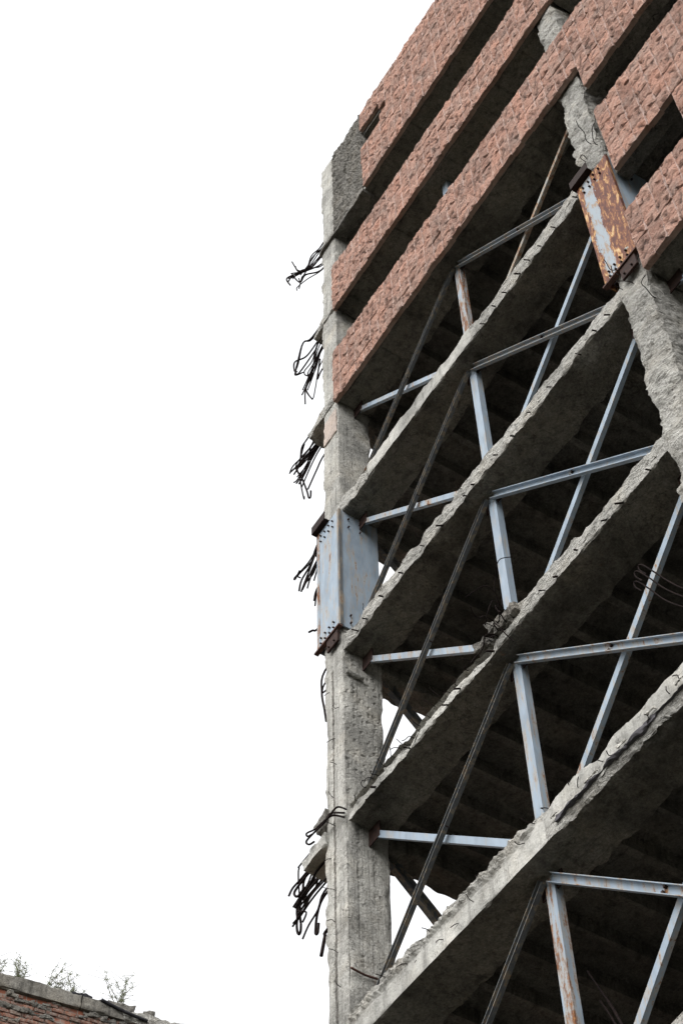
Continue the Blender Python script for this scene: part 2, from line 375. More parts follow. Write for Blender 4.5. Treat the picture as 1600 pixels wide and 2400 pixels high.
cr = column(XR, XR+CW, CD, .028, .045, .08, M['concrete_rough'], 31.0, col_right)
cr['label'] = 'battered second column with its face spalled away in lumps'
column(XR+BAY, XR+BAY+CW, CD, .25, .01, .03, M['concrete_col'], 71.0, None, 2.0)
for xx in (-CW, XR, XR+BAY):
    MB().box(xx+.01, xx+CW-.01, 8.2, 8.8, 0, 39.3).build('column', M['slab'], B)
MB().box(-.45, BAY*2+.6, 9.0, 9.3, 0, 39.4).build('back_wall', M['slab'], B)

# ---- beams along the facade
BH = {-1: .42, 0: .45, 1: .45, 2: .40, 3: .36, 4: .34, 5: .46, 6: .45, 7: .45, 8: .45}
BEAM = {}
def beam(k, x0, x1, fine):
    z = zk(k); h = BH[k]
    rag = {2: .04, 3: .045, 4: .08, 5: .05}.get(k, .03)
    def ex(V, W, o):
        fro = np.clip(1-V[:, 1]/.22, 0, 1); P1 = np.stack([V[:, 0], 0*V[:, 0]+k*7.7, 0*V[:, 0]], 1)
        top = (V[:, 2] > z+h*.45)
        smooth = np.ones(len(V))
        if k == 2: smooth = np.clip((V[:, 0]-3.7)/.3, .06, 1)*np.clip(1.0, 0, 1) + (V[:, 0] < .8)*.9
        bite = np.clip(fbm(P1, .9, 3, .6, 13.0)-.22, 0, 1)
        W[:, 2] += top*fro*smooth*(fbm(P1, 3.4, 5, .7)*rag*1.3-rag*.3-bite*.55)
        fr = (o[:, 1] < 0)
        if k in (3, 4, 2):
            W[:, 1] += fr*smooth*(fbm(V*np.array([1, 1, 1.8]), 5.0, 5, .7, k*3.3)*.034+.012+bite*.2)
            lowe = np.clip(1-(V[:, 2]-z)/.10, 0, 1)*fro
            W[:, 2] += lowe*smooth*(np.clip(fbm(P1, 5.1, 4, .7, 5.0)*.06, -.012, .03)+np.clip(fbm(P1, 1.1, 3, .6, 33.0)-.25, 0, 1)*.3)
        if k == 4:                                   # torn top on the left half, hollow groove under it
            lf = np.clip((3.9-V[:, 0])/.3, 0, 1)
            W[:, 1] += fr*lf*np.where(V[:, 2] > z+.17, .09+fbm(V, 9, 4, .7)*.10, .0)
        if k == 5:
            up_ = np.clip((V[:, 2]-z-.31-.05*fbm(P1, 2.0, 3))/.06, 0, 1)
            lf = np.clip((3.7-V[:, 0])/.2, 0, 1)
            W[:, 1] -= fr*lf*up_*(.035+fbm(V, 7, 4, .7)*.09)
            rt_ = np.clip((V[:, 0]-3.9)/.2, 0, 1)*np.clip(1-(V[:, 2]-z)/.16, 0, 1)
            W[:, 1] += fr*rt_*(.05+fbm(V, 7, 4, .7)*.10)
            W[:, 2] += (o[:, 2] < 0)*fro*rt_*np.clip(fbm(V, 2.5, 4, .6)*.12+.02, -.01, .08)
        if k <= 1:
            gx = np.abs(np.modf((V[:, 0]+.06*np.sin(V[:, 0]*3.1)+20)/.41)[0]-.5); W[:, 2] += (o[:, 2] < 0)*(gx > .468)*.022*(fbm(V, 1.1, 2) > -.15)
        bk = (o[:, 1] > 0)
        W[:, 1] += bk*fbm(P1, 1.3, 5, .6, 2.0)*.09
        if k == 5: W[:, 1] += bk*fbm(P1, 2.2, 4, .6, 2.0)*.12
        return W
    V, Q = rough(span(x0, x1, fine), span(0, .68, fine*1.3), span(z, z+h, fine), .014, 3.5, .05 if k != 5 else .03, .09, 2.0, ex, k*5.1)
    me = mesh('beam', V, Q)
    nzf = lambda Cc: fbm(np.stack([Cc[:, 0], 0*Cc[:, 0]+k, 0*Cc[:, 0]], 1), 2.5, 3)
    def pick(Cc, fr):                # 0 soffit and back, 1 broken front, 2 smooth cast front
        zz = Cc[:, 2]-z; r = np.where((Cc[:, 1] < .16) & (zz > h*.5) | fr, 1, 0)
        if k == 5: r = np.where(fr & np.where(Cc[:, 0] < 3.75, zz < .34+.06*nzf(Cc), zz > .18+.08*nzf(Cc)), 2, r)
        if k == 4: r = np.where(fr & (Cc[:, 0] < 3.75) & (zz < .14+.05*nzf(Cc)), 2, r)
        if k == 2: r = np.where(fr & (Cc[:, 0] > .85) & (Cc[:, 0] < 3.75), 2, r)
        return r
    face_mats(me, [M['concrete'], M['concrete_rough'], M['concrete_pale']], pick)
    o = obj('beam', me, B); BEAM[(k, x0 > 5)] = o
    return o
for k in range(-1, 9):
    beam(k, .02, XR-.02 if k not in (3, 4) else XR+.12, .03 if k <= 5 else .25)
    beam(k, BAY+.02, BAY+XR-.02, .06 if k <= 4 else .25)
BEAM[(2, False)]['label'] = 'beam with a smooth pale front on one half and a broken front on the other'
BEAM[(5, False)]['label'] = 'pale smooth-faced beam with a torn lower lip'
BEAM[(4, False)]['label'] = 'beam torn along its top, bare rebar showing'

# ---- end frame beams going back from the corner column, floor slabs and their ribs
for k in range(-1, 9):
    z = zk(k)
    def exe(V, W, o):
        W[:, 2] += (o[:, 2] < 0)*np.clip(fbm(V, 1.4, 4, .6, k*2.0)*.2, -.06, .06); return W
    V, Q = rough(span(-.45, -.04, .1), span(CD-.02, 8.2, .06 if k <= 5 else .4), span(z-.04 if k != 1 else z-.16, z+.38, .08), .012, 3, .03, .08, 2, exe, k*3.0)
    o = obj('end_beam', mesh('end_beam', V, Q, M['concrete']), B)
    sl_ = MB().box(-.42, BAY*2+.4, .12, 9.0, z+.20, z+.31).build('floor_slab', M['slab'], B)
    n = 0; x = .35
    while x < (BAY*2 if k < 5 else BAY+2):
        if not (XR-.2 < x < XR+CW+.1):
            jd = .17+.05*random.random()
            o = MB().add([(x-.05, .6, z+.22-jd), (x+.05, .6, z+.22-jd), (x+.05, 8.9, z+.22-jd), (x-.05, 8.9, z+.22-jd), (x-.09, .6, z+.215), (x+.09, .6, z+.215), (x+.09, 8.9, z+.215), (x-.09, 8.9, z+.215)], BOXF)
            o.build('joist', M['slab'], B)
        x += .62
# roof
MB().box(-.44, BAY*2+.4, .3, 9.0, 39.2, 39.45).build('roof_slab', M['slab'], B)

# ---- spandrel walls behind the stone bands
SP = {}
def spandrel(key, boxes, label=None):
    vs_, qs = [], []; b = 0
    for (x0, x1, z0, z1) in boxes:
        V, Q = rough(span(x0, x1, .12), span(.01, .24, .115), span(z0, z1, .12), .008, 4, .02, .06)
        vs_.append(V); qs.append(Q+b); b += len(V)
    o = obj('spandrel_wall', mesh('spandrel_wall', np.concatenate(vs_), np.concatenate(qs), M['mortar']), B)
    if label: o['label'] = label
    SP[key] = o
XE = 10.6
spandrel('C', [(.02, XR-.02, zk(1)+.46, zk(1)+1.70)])
spandrel('B', [(.02, XR-.02, zk(0)+.46, zk(0)+1.72), (BAY+.02, XE, zk(0)+.46, zk(0)+1.72)])
spandrel('A', [(1.26, 8.0, zk(-1)+.43, 37.80), (2.42, 8.0, 37.805, 38.60), (1.26, 8.0, 38.605, 39.66)])
spandrel('D', [(BAY+.06, XE, 27.78, zk(1)-.01), (BAY+.06, XE, zk(1)+.46, 30.44)])
spandrel('E', [(BAY+.06, XE, 24.55, zk(2)-.01), (BAY+.06, XE, zk(2)+.41, 26.52), (8.64, XE, 23.22, 24.545)])
spandrel('F', [(BAY+.06, XE, zk(3)+.37, 23.08)])
# bare end of the top storey, stone fallen off: mortar bed
def exm(V, W, o):
    W[:, 1] += (o[:, 1] < 0)*(fbm(V*np.array([1, 1, 1.5]), 5.0, 5, .7, 77.0)*.10); return W
V, Q = rough(span(-.02, 1.25, .028), span(-.02, .24, .06), span(zk(-1)+.12, 39.98, .028), .02, 4, .04, .08, 2.5, exm, 9.0)
o = obj('mortar_bed', mesh('mortar_bed', V, Q, M['mortar']), B); o['label'] = 'bare grey mortar bed where the red stone has fallen off'
# broken slab edges sticking out at the corner
def stub(x0, x1, y0, y1, z0, z1, off, m='concrete_rough', tip=.5, drop=0.0, amp=.05):
    def ex(V, W, o):
        t = np.clip((x1-V[:, 0])/(x1-x0), 0, 1); s = 1-(1-tip)*t**1.5
        W[:, 2] = (z0+z1)/2+(W[:, 2]-(z0+z1)/2)*s - drop*t
        W[:, 1] = (y0+y1)/2+(W[:, 1]-(y0+y1)/2)*(1-(1-tip)*.6*t); return W
    V, Q = rough(span(x0, x1, .03), span(y0, y1, .035), span(z0, z1, .03), amp, 3.5, .06, .12, 3, ex, off)
    return obj('broken_stub', mesh('broken_stub', V, Q, M[m]), B)
stub(-.60, 1.22, -.06, .26, 35.60, 35.82, 1.0, 'mortar', .95, 0.0, .04)
stub(-.92, -.02, -.05, .42, 32.36, 32.60, 2.0, 'concrete_rough', .45, -.05)
stub(-1.06, -.02, -.05, .45, 28.80, 29.08, 3.0, 'concrete_rough', .6)
stub(-.78, -.44, -.04, .30, 18.42, 18.66, 4.0, 'mortar', .85)
stub(-1.10, -.46, -.04, .40, 18.04, 18.28, 5.0, 'concrete_pale', .8, 0.0, .03)
V, Q = rough(span(.0, .07, .025), span(.02, .34, .03), span(21.05, 21.13, .025), .03, 4, .03, .06, off=2.0); obj('broken_stub', mesh('broken_stub', V, Q, M['concrete_rough']), B)
V, Q = rough(span(-.44, -.03, .04), [-.028, -.014, .0], span(27.75, 28.50, .04), .006, 3, .03, .05, off=8.0); obj('plaster_patch', mesh('plaster_patch', V, Q, M['pink_plaster']), B)
# ---- red stone blocks
PX = .257
def block_mesh(i):
    n = 7; r = np.random.default_rng(100+i); V = []; F = []
    u = np.array([-.5, -.452, -.23, .0, .23, .452, .5]); U, W = np.meshgrid(u, u, indexing='ij')
    P = np.stack([U.ravel()*PX, np.zeros(n*n)+i*3.7, W.ravel()*.345], 1)
    edge = np.maximum(np.abs(U), np.abs(W)).ravel() > .49
    d = fbm(P*np.array([1, 1, 1.9]), 11, 3, .6)*.055+.5*fbm(P, 5, 2)*.05+.012
    pk_ = r.uniform(-.2, .2, 2); d = d*.7+.022*np.clip(1-((U.ravel()-pk_[0])**2+(W.ravel()-pk_[1]-.08)**2)*5.5, 0, 1)
    pit = np.zeros(n*n); inner = [a_*n+b_ for a_ in range(1, n-1) for b_ in range(1, n-1)]
    for q in r.choice(inner, 3, replace=False): pit[q] = r.uniform(.55, 1.0)
    d = np.where(edge, np.clip(d*.3, -.008, .004), np.clip(d, -.01, .042)-pit*.035)
    ju = np.where(edge, 0, 1)
    V = np.stack([U.ravel()*(PX-.006)+ju*r.normal(0, .006, n*n), -.085-d, W.ravel()*(.345-.006)+ju*r.normal(0, .008, n*n)], 1).tolist()
    idx = np.arange(n*n).reshape(n, n)
    for a in range(n-1):
        for b in range(n-1):
            q = [int(idx[a, b]), int(idx[a+1, b]), int(idx[a+1, b+1]), int(idx[a, b+1])]
            F += [[q[0], q[1], q[2]], [q[0], q[2], q[3]]] if (a+b+i) % 2 else [[q[0], q[1], q[3]], [q[1], q[2], q[3]]]
    ring = [int(idx[a, 0]) for a in range(n)]+[int(idx[n-1, b]) for b in range(1, n)]+[int(idx[a, n-1]) for a in range(n-2, -1, -1)]+[int(idx[0, b]) for b in range(n-2, 0, -1)]
    b0 = len(V)
    for q in ring: V.append((V[q][0], -.004, V[q][2]))
    L = len(ring)
    for a in range(L): F.append([ring[a], b0+a, b0+(a+1) % L, ring[(a+1) % L]])
    jt = [1.0 if abs(q) > .49 else (.35 if abs(q2) > .49 else 0.0) for q, q2 in zip(U.ravel(), W.ravel())]+[1.0]*L
    return np.array(V), F, jt, pit.tolist()+[0.0]*L
BLK = [block_mesh(i) for i in range(16)]
def jattr(me, jt, name='joint'):
    at = me.attributes.new(name, 'FLOAT', 'POINT'); at.data.foreach_set('value', np.array(jt, np.float32)); return me
BLKM = [jattr(jattr(mesh('facing_block', V, F, M['facing']), jt), pt, 'pit') for V, F, jt, pt in BLK]
cells = []
def band(key, x0, x1, z0, rows, pz, skip=lambda x, z: False, px=PX):
    nx = int((x1-x0)/px+.5)
    for i in range(nx):
        for j in range(rows):
            cx, cz = x0+(i+.5)*px, z0+(j+.5)*pz
            if not skip(cx, cz): cells.append((key, cx, cz, pz, px))
band('A', 1.27, 7.6, 35.70, 12, .333, lambda x, z: 37.70 < z < 38.66 and x < 2.04 or 38.0 < z < 38.40 and x < 2.30)
band('B', .0, XE, 32.17, 5, .356)
band('C', -.01, 7.34, 28.64, 5, .358, px=7.35/29)
band('D', 7.342, XE, 27.70, 8, .347)
band('E', 7.36, XE, 24.44, 6, .352, lambda x, z: x < 7.9 and z < 24.4 and x > 7.62)
band('F', 7.27, XE, 21.50, 5, .332)
band('E', 7.36+5*PX, XE, 23.17, 4, .3165)
Mw = np.array([[rt.x, rt.y, rt.z], [up.x, up.y, up.z], [fw.x, fw.y, fw.z]])
def visible(x, z):
    q = Mw@(np.array([x, -.1, z])-CAM); px = 800+4025.2*q[0]/q[2]; py = 1200-4025.2*q[1]/q[2]
    return -60 < px < 1640 and -60 < py < 2460
cells.sort(key=lambda c: (not visible(c[1], c[2]), (c[1]-CAM[0])**2+CAM[1]**2+(c[2]-CAM[2])**2))
sv, sf, sj, spt, sti = [], [], [], [], []; nb = 0
for i, (key, cx, cz, pz, px) in enumerate(cells):
    v = random.randrange(16); dy = random.uniform(-.012, .010); fl = random.choice((1, -1))
    if i < 300:
        o = obj('facing_block', BLKM[v], SP[key], (cx, dy, cz)); o.scale = (px/PX, 1, pz/.345)
    else:
        V, F, jt, pt = BLK[v]; sj += jt; spt += pt; sti += [random.random()]*len(pt); W = V*np.array([px/PX, 1, pz/.345])+np.array([cx, dy, cz]); sv.append(W); sf += [[a+nb for a in f] for f in F]; nb += len(W)
o = obj('facing_stonework', jattr(jattr(jattr(mesh('facing_stonework', np.concatenate(sv), sf, M['facing']), sj), spt, 'pit'), sti, 'tint'), B); o['kind'] = 'stuff'

# ---- steel bracing: mid-bay post, X braces in each half bay
YS = .35
def channel(A, Bp, wv, dv, w=.13, fl=.06, t=.01):
    """C-section from A to B: web across wv, flanges along dv"""
    A, Bp, wv, dv = [np.array(q, float) for q in (A, Bp, wv, dv)]
    m = MB(); m.bar(A, Bp, wv, dv, w, t)
    for s in (-1, 1): m.bar(A+wv*s*(w/2-t/2)+dv*(fl/2+t/2), Bp+wv*s*(w/2-t/2)+dv*(fl/2+t/2), wv, dv, t, fl-.001)
    return m
def brace(A, Bp, front, m, w=.105):
    A, Bp = np.array(A, float), np.array(Bp, float); d = (Bp-A)/np.linalg.norm(Bp-A)
    dv = np.array([0, -1.0, 0]) if front else np.array([0, 1.0, 0]); wv = np.cross(d, dv); wv /= np.linalg.norm(wv)
    o = channel(A, Bp, wv, dv, w, .055 if front else .055).build('brace', m, B)
    mid = A+(Bp-A)*.48
    for s in (-.03, .03):
        q = mid+wv*s; mb = MB().box(-.014, .014, -.02, .02, -.014, .014)
        if front: b = mb.build('bolt', M['rust_dark'], o); b.location = tuple(q+dv*.02)
    return o
def plate(c, sx, sy, sz, m='rust_dark', name='gusset_plate'):
    return MB().box(c[0]-sx/2, c[0]+sx/2, c[1]-sy/2, c[1]+sy/2, c[2]-sz/2, c[2]+sz/2).build(name, M[m], B)
for k in range(-1, 8):
    zt = zk(k)-.02; zb = zk(k+1)+max(BH[k+1], .31)-.06
    if k == -1: continue
    for x0 in (0.0, BAY):
        if x0 > 0 and (k > 6 or k < 3): continue
        xm = x0+XR/2; xl = x0+.13; xr = x0+XR-.13
        pm = M['paint'] if k in (3, 2) else M['paint_rusty']; pp = M['paint_edge'] if k in (1, 5) else pm
        post = channel((xm, YS-.03, zt+.05), (xm, YS-.03, zb-.1), (1, 0, 0), (0, 1, 0), .15, .095, .012).build('steel_post', pp, B)
        lm = M['paint_rusty'] if k in (1, 2, 3) else M['paint']
        if k == 0: continue
        brace((xm-.05, YS-.06, zt-.03), (xl-.08, YS-.06, zb+.22), True, M['paint_shaded'], .085)
        brace((xm+.07, YS-.045, zt-.06), (xr, YS-.045, zb+.20), True, M['paint_grey'] if k in (1, 2) else pm, .11)
        brace((xl+.03, YS+.0, zt-.14), (xm-.06, YS+.0, zb+.12), False, lm, .095)
        brace((xr, YS+.012, zt-.14), (xm+.06, YS+.012, zb-.02), False, M['paint_dull'] if k == 1 else pm, .08 if k == 1 else .10)
        plate((xm, YS+.0, zt-.07), .36, .016, .22); plate((xl-.02, YS+.0, zt-.10), .30, .016, .30); plate((xr+.02, YS, zt-.10), .30, .016, .30)
# braces of the end frame, seen against the sky
for k in (1, 2, 3, 4):
    A = np.array([-.25, .62, zk(k)+.28]); Bq = np.array([-.25, 3.9, zk(k+1)+.35])
    if k == 4: A[2] = zk(k)+.1
    channel(A, Bq, np.cross((Bq-A)/np.linalg.norm(Bq-A), (1, 0, 0)), (1, 0, 0), .16, .08).build('brace', M['paint_shaded'], B)

# ---- bolted steel jackets round the columns between two floors
def jacket(x0, mf, rusted):


    xa, xb = x0-.11, x0+CW+.04; z0, z1 = 22.13, 25.18
    J = MB().box(xa, xb, -.055, -.035, z0, z1).box(xb-.02, xb, -.034, .69, z0, z1).box(xa, xa+.02, -.034, .69, z0, z1).build('steel_jacket', mf, B)
    J['label'] = 'rust-stripped steel jacket on the second column' if rusted else 'pale blue bolted steel jacket round the corner column'
    if rusted: MB().box(xb+.001, xb+.008, -.03, .68, z0, z1).build('side_plate', M['paint'], J)
    MB().box(xb-.035, xb+.012, -.064, -.0555, z0, z1).box(xb+.009, xb+.016, -.064, -.01, z0, z1).build('corner_strip', M['paint_shaded'] if not rusted else M['half_rust'], J)
    MB().box(xa-.006, xa+.07, -.062, -.0555, z0, z1).build('corner_strip', M['paint_edge'] if not rusted else M['half_rust'], J)
    MB().box(xa-.03, xb+.015, -.10, -.03, z0-.045, z0-.012).build('base_angle', M['rust_red'], J)
    MB().box(xb-.36, xb-.06, -.075, -.04, z0-.32, z0-.05).build('anchor_plate', M['rust_dark'], J)
    MB().box(xa-.04, xa+.36, -.15, -.03, z1+.015, z1+.03).box(xa-.04, xa+.36, -.15, -.135, z1+.031, z1+.22).box(xa+.15, xa+.165, -.134, -.05, z1+.031, z1+.2).build('top_bracket', M['rust_black'], J)
    bs = MB()
    def hexb(c, ax):
        m = MB(); n = 6; V = []
        for h in (0, .032):
            for q in range(n):
                a = q*math.pi/3; r = .016
                V.append((c[0]+r*math.cos(a), c[1]-h, c[2]+r*math.sin(a)) if ax == 'y' else (c[0]+h, c[1]+r*math.cos(a), c[2]+r*math.sin(a)))
        m.add(V, [[i, (i+1) % n, n+(i+1) % n, n+i] for i in range(n)]+[[n+i for i in range(n)], [i for i in range(n)][::-1]]); m.build('bolt', M['rust_dark'], J)
    for i in range(4):
        for z in (z1-.14, z1-.30): hexb((xa+.12+.12*i, -.056, z-(.02 if i % 2 else 0)), 'y')
        for z in (z0+.09, z0+.22): hexb((xa+.12+.12*i, -.056, z), 'y')
    for y in (.12, .34):
        for z in (z1-.20, z1-.42, z0+.12, z0+.30): hexb((xb+.008, y, z), 'x')
    for xx in (xb-.29, xb-.14): hexb((xx, -.075, z0-.26), 'y')
jacket(-CW, M['paint_jacket'], False); jacket(XR, M['half_rust'], True)
REBAR = {
 -1: [
  [(-0.42,0.08,36.25),(-0.68,0.08,36.3),(-0.88,-0.01,36.14),(-1.01,-0.07,35.77),(-1.21,-0.16,35.85),(-1.31,-0.2,36.21),(-1.38,-0.24,36.54)],
  [(-0.42,0.27,36.75),(-0.93,0.27,36.8),(-1.13,0.18,36.38),(-1.46,0.03,36.45),(-1.8,-0.12,36.57),(-1.71,-0.08,36.12)],
  [(-0.42,0.1,35.89),(-0.64,0.1,35.94),(-0.98,-0.05,35.67),(-1.34,-0.21,35.86),(-1.47,-0.27,35.69)],
  [(-0.42,0.18,35.86),(-0.82,0.18,35.91),(-1.27,-0.02,36.07),(-1.53,-0.14,36.13),(-1.63,-0.18,36.22)],
  [(-0.42,0.24,35.8),(-0.92,0.24,35.85),(-1.3,0.07,36.09),(-1.42,0.02,35.9),(-1.52,-0.02,36.09),(-1.64,-0.08,36.54)],
  [(-0.42,0.16,35.48),(-0.79,0.16,35.53),(-1.13,0.01,35.53),(-1.36,-0.1,35.42),(-1.37,-0.1,35.28)],
  [(-0.42,0.16,36.53),(-0.83,0.16,36.58),(-1.05,0.06,36.18),(-1.26,-0.04,35.77),(-1.34,-0.07,35.35)],
  [(-0.42,0.25,36.02),(-0.91,0.25,36.07),(-1.17,0.13,36.26),(-1.44,0.01,36.46),(-1.62,-0.07,36.28)],
 ],
 0: [
  [(-0.42,0.2,33.25),(-1.24,0.2,33.25),(-1.61,0.21,33.6),(-1.84,0.22,33.14),(-1.93,0.23,32.89),(-1.8,0.24,32.66),(-1.12,0.24,32.65)],
  [(-0.42,0.37,33.33),(-1.33,0.37,33.33),(-1.74,0.36,33.36),(-2.16,0.34,33.75),(-2.16,0.33,33.38),(-2.02,0.31,33.1)],
  [(-0.42,0.08,32.04),(-0.75,0.08,32.04),(-1.01,0.11,31.79),(-1.29,0.14,31.8),(-1.28,0.17,31.65),(-1.09,0.19,31.67),(-0.93,0.22,32.23)],
  [(-0.42,0.21,32.66),(-1.01,0.21,32.66),(-1.19,0.19,31.91),(-1.41,0.17,31.47),(-1.53,0.15,31.29)],
  [(-0.42,0.45,32.98),(-1.28,0.45,32.98),(-1.59,0.46,32.54),(-1.92,0.47,32.38),(-1.95,0.48,31.84)],
  [(-0.42,0.28,31.9),(-1.05,0.28,31.9),(-1.27,0.31,31.39),(-1.42,0.33,31.15),(-1.71,0.36,31.91)],
  [(-0.42,0.09,31.78),(-0.72,0.09,31.78),(-1.17,0.11,31.33),(-1.33,0.13,31.16),(-1.13,0.15,30.55)],
  [(-0.42,0.24,31.47),(-0.93,0.24,31.47),(-0.99,0.18,31.17),(-0.78,0.11,31.57)],
 ],
 1: [
  [(-0.42,0.36,30.01),(-1.63,0.36,30.01),(-1.93,0.4,30.08),(-2.05,0.44,29.84),(-2.27,0.49,29.78)],
  [(-0.42,0.17,29.0),(-1.09,0.17,29.0),(-1.41,0.18,29.0),(-1.88,0.19,29.21),(-2.05,0.21,29.16)],
  [(-0.42,0.21,28.93),(-1.06,0.21,28.93),(-1.44,0.23,29.04),(-1.83,0.25,29.19),(-2.14,0.28,29.4)],
  [(-0.42,0.38,29.41),(-1.3,0.38,29.41),(-1.6,0.36,29.16),(-1.94,0.33,28.94),(-2.04,0.3,28.93)],
  [(-0.42,0.43,29.37),(-1.28,0.43,29.37),(-1.65,0.44,29.3),(-2.07,0.46,29.25),(-2.25,0.48,29.31)],
  [(-0.42,0.37,29.07),(-1.13,0.37,29.07),(-1.55,0.41,29.05),(-2.02,0.46,28.86)],
  [(-0.42,0.26,29.05),(-1.15,0.26,29.05),(-1.5,0.3,28.8),(-1.91,0.34,28.74)],
  [(-0.42,0.45,28.89),(-1.19,0.45,28.89),(-1.36,0.39,28.55),(-1.57,0.33,28.12)],
  [(-0.42,0.44,29.57),(-1.39,0.44,29.57),(-2.13,0.43,29.74),(-1.96,0.43,29.09),(-1.75,0.42,28.35),(-1.69,0.42,28.07),(-1.61,0.41,27.98),(-1.6,0.41,28.17)],
  [(-0.42,0.28,28.99),(-1.09,0.28,28.99),(-1.58,0.23,29.0),(-1.84,0.18,28.84)],
 ],
 2: [
  [(-0.42,0.37,26.4),(-1.22,0.37,26.4),(-1.31,0.36,26.01),(-1.56,0.35,25.86),(-2.0,0.34,25.92),(-1.95,0.32,25.8),(-1.79,0.31,25.86)],
  [(-0.42,0.45,26.34),(-1.36,0.45,26.34),(-1.6,0.42,25.91),(-1.87,0.4,25.74),(-1.92,0.38,25.47)],
  [(-0.42,0.32,25.83),(-1.15,0.32,25.83),(-1.44,0.3,25.48),(-1.7,0.29,25.13)],
  [(-0.42,0.34,25.57),(-1.19,0.34,25.57),(-1.42,0.29,25.3),(-1.59,0.25,25.04)],
  [(-0.42,0.16,25.4),(-1.02,0.16,25.4),(-1.0,0.18,25.16),(-1.28,0.21,24.96),(-1.4,0.23,24.84)],
  [(-0.42,0.4,25.6),(-1.28,0.4,25.6),(-1.52,0.41,25.5),(-1.85,0.42,25.57)],
  [(-0.42,0.47,25.13),(-1.4,0.47,25.13),(-1.43,0.38,24.65)],
  [(-0.42,0.44,23.9),(-1.35,0.44,23.9),(-1.49,0.39,23.92),(-1.53,0.34,23.88)],
 ],
 3: [
  [(-0.42,0.49,22.74),(-1.28,0.49,22.74),(-1.39,0.5,22.34),(-1.33,0.51,21.87),(-1.3,0.52,21.59)],
  [(-0.42,0.33,22.09),(-1.0,0.33,22.09),(-1.23,0.41,22.12),(-1.22,0.48,22.22)],
 ],
 4: [
  [(-0.42,0.41,19.02),(-1.75,0.41,19.02),(-1.9,0.43,19.02),(-1.95,0.45,18.89),(-1.97,0.48,18.56),(-2.03,0.5,18.34)],
  [(-0.42,0.1,18.17),(-1.02,0.1,18.17),(-1.28,0.09,18.14),(-1.47,0.08,18.13),(-1.54,0.06,18.03)],
  [(-0.42,0.12,18.14),(-1.01,0.12,18.14),(-1.22,0.09,18.08),(-1.41,0.07,18.0),(-1.29,0.05,17.82),(-1.06,0.02,17.78)],
  [(-0.42,0.17,18.18),(-1.04,0.17,18.18),(-1.3,0.21,18.13),(-1.5,0.24,18.13),(-1.79,0.28,18.14)],
  [(-0.42,0.13,18.03),(-0.91,0.13,18.03),(-1.07,0.11,17.91),(-1.28,0.09,17.8),(-1.39,0.07,17.7)],
  [(-0.42,0.29,18.29),(-1.07,0.29,18.29),(-1.34,0.32,18.28),(-1.69,0.36,18.25),(-1.91,0.39,18.28)],
  [(-0.42,0.49,18.55),(-1.36,0.49,18.55),(-1.67,0.5,18.55),(-1.9,0.51,18.46),(-1.86,0.52,18.4),(-1.72,0.53,18.43),(-1.62,0.54,18.51),(-1.59,0.55,18.65)],
  [(-0.42,0.17,17.78),(-0.83,0.17,17.78),(-1.14,0.17,17.78),(-1.39,0.18,17.68),(-1.62,0.18,17.67)],
  [(-0.42,0.38,18.09),(-1.17,0.38,18.09),(-1.41,0.33,17.98),(-1.6,0.29,17.85),(-1.74,0.24,17.73)],
  [(-0.42,0.37,18.21),(-1.15,0.37,18.21),(-1.36,0.35,18.12),(-1.55,0.34,18.08),(-1.74,0.33,17.98)],
  [(-0.42,0.33,18.2),(-1.64,0.33,18.2),(-1.78,0.34,17.94),(-1.8,0.35,17.78),(-1.77,0.36,17.68),(-1.74,0.37,17.72),(-1.75,0.38,17.86)],
  [(-0.42,0.36,18.61),(-1.52,0.36,18.61),(-1.68,0.36,18.37),(-1.77,0.37,18.12),(-1.74,0.37,17.87)],
  [(-0.42,0.31,18.07),(-1.65,0.31,18.07),(-1.43,0.27,17.76),(-1.44,0.22,17.57)],
  [(-0.42,0.29,17.8),(-1.01,0.29,17.8),(-1.1,0.25,17.54),(-1.27,0.21,17.38),(-1.37,0.18,17.21)],
  [(-0.42,0.28,17.71),(-0.98,0.28,17.71),(-1.16,0.28,17.55),(-1.23,0.29,17.3),(-1.21,0.29,17.22),(-1.17,0.29,17.23),(-1.15,0.29,17.36)],
  [(-0.42,0.41,17.29),(-1.13,0.41,17.29),(-1.16,0.39,17.18),(-1.22,0.37,16.9)],
 ],
 5: [
  [(0.06,-0.03,18.22),(-0.02,-0.1,18.3),(-0.09,-0.14,18.27),(-0.24,-0.14,18.24),(-0.59,-0.1,18.39),(-0.85,-0.08,18.54),(-0.86,-0.06,18.5),(-0.77,-0.03,18.49)],
  [(0.01,-0.03,18.2),(-0.22,-0.1,18.35),(-0.31,-0.14,18.24),(-0.59,-0.14,18.28),(-0.83,-0.1,18.36),(-0.79,-0.08,18.28),(-0.69,-0.06,18.26)],
  [(0.0,-0.03,18.13),(-0.14,-0.1,18.25),(-0.23,-0.14,18.25),(-0.49,-0.14,18.3)],
 ],
}
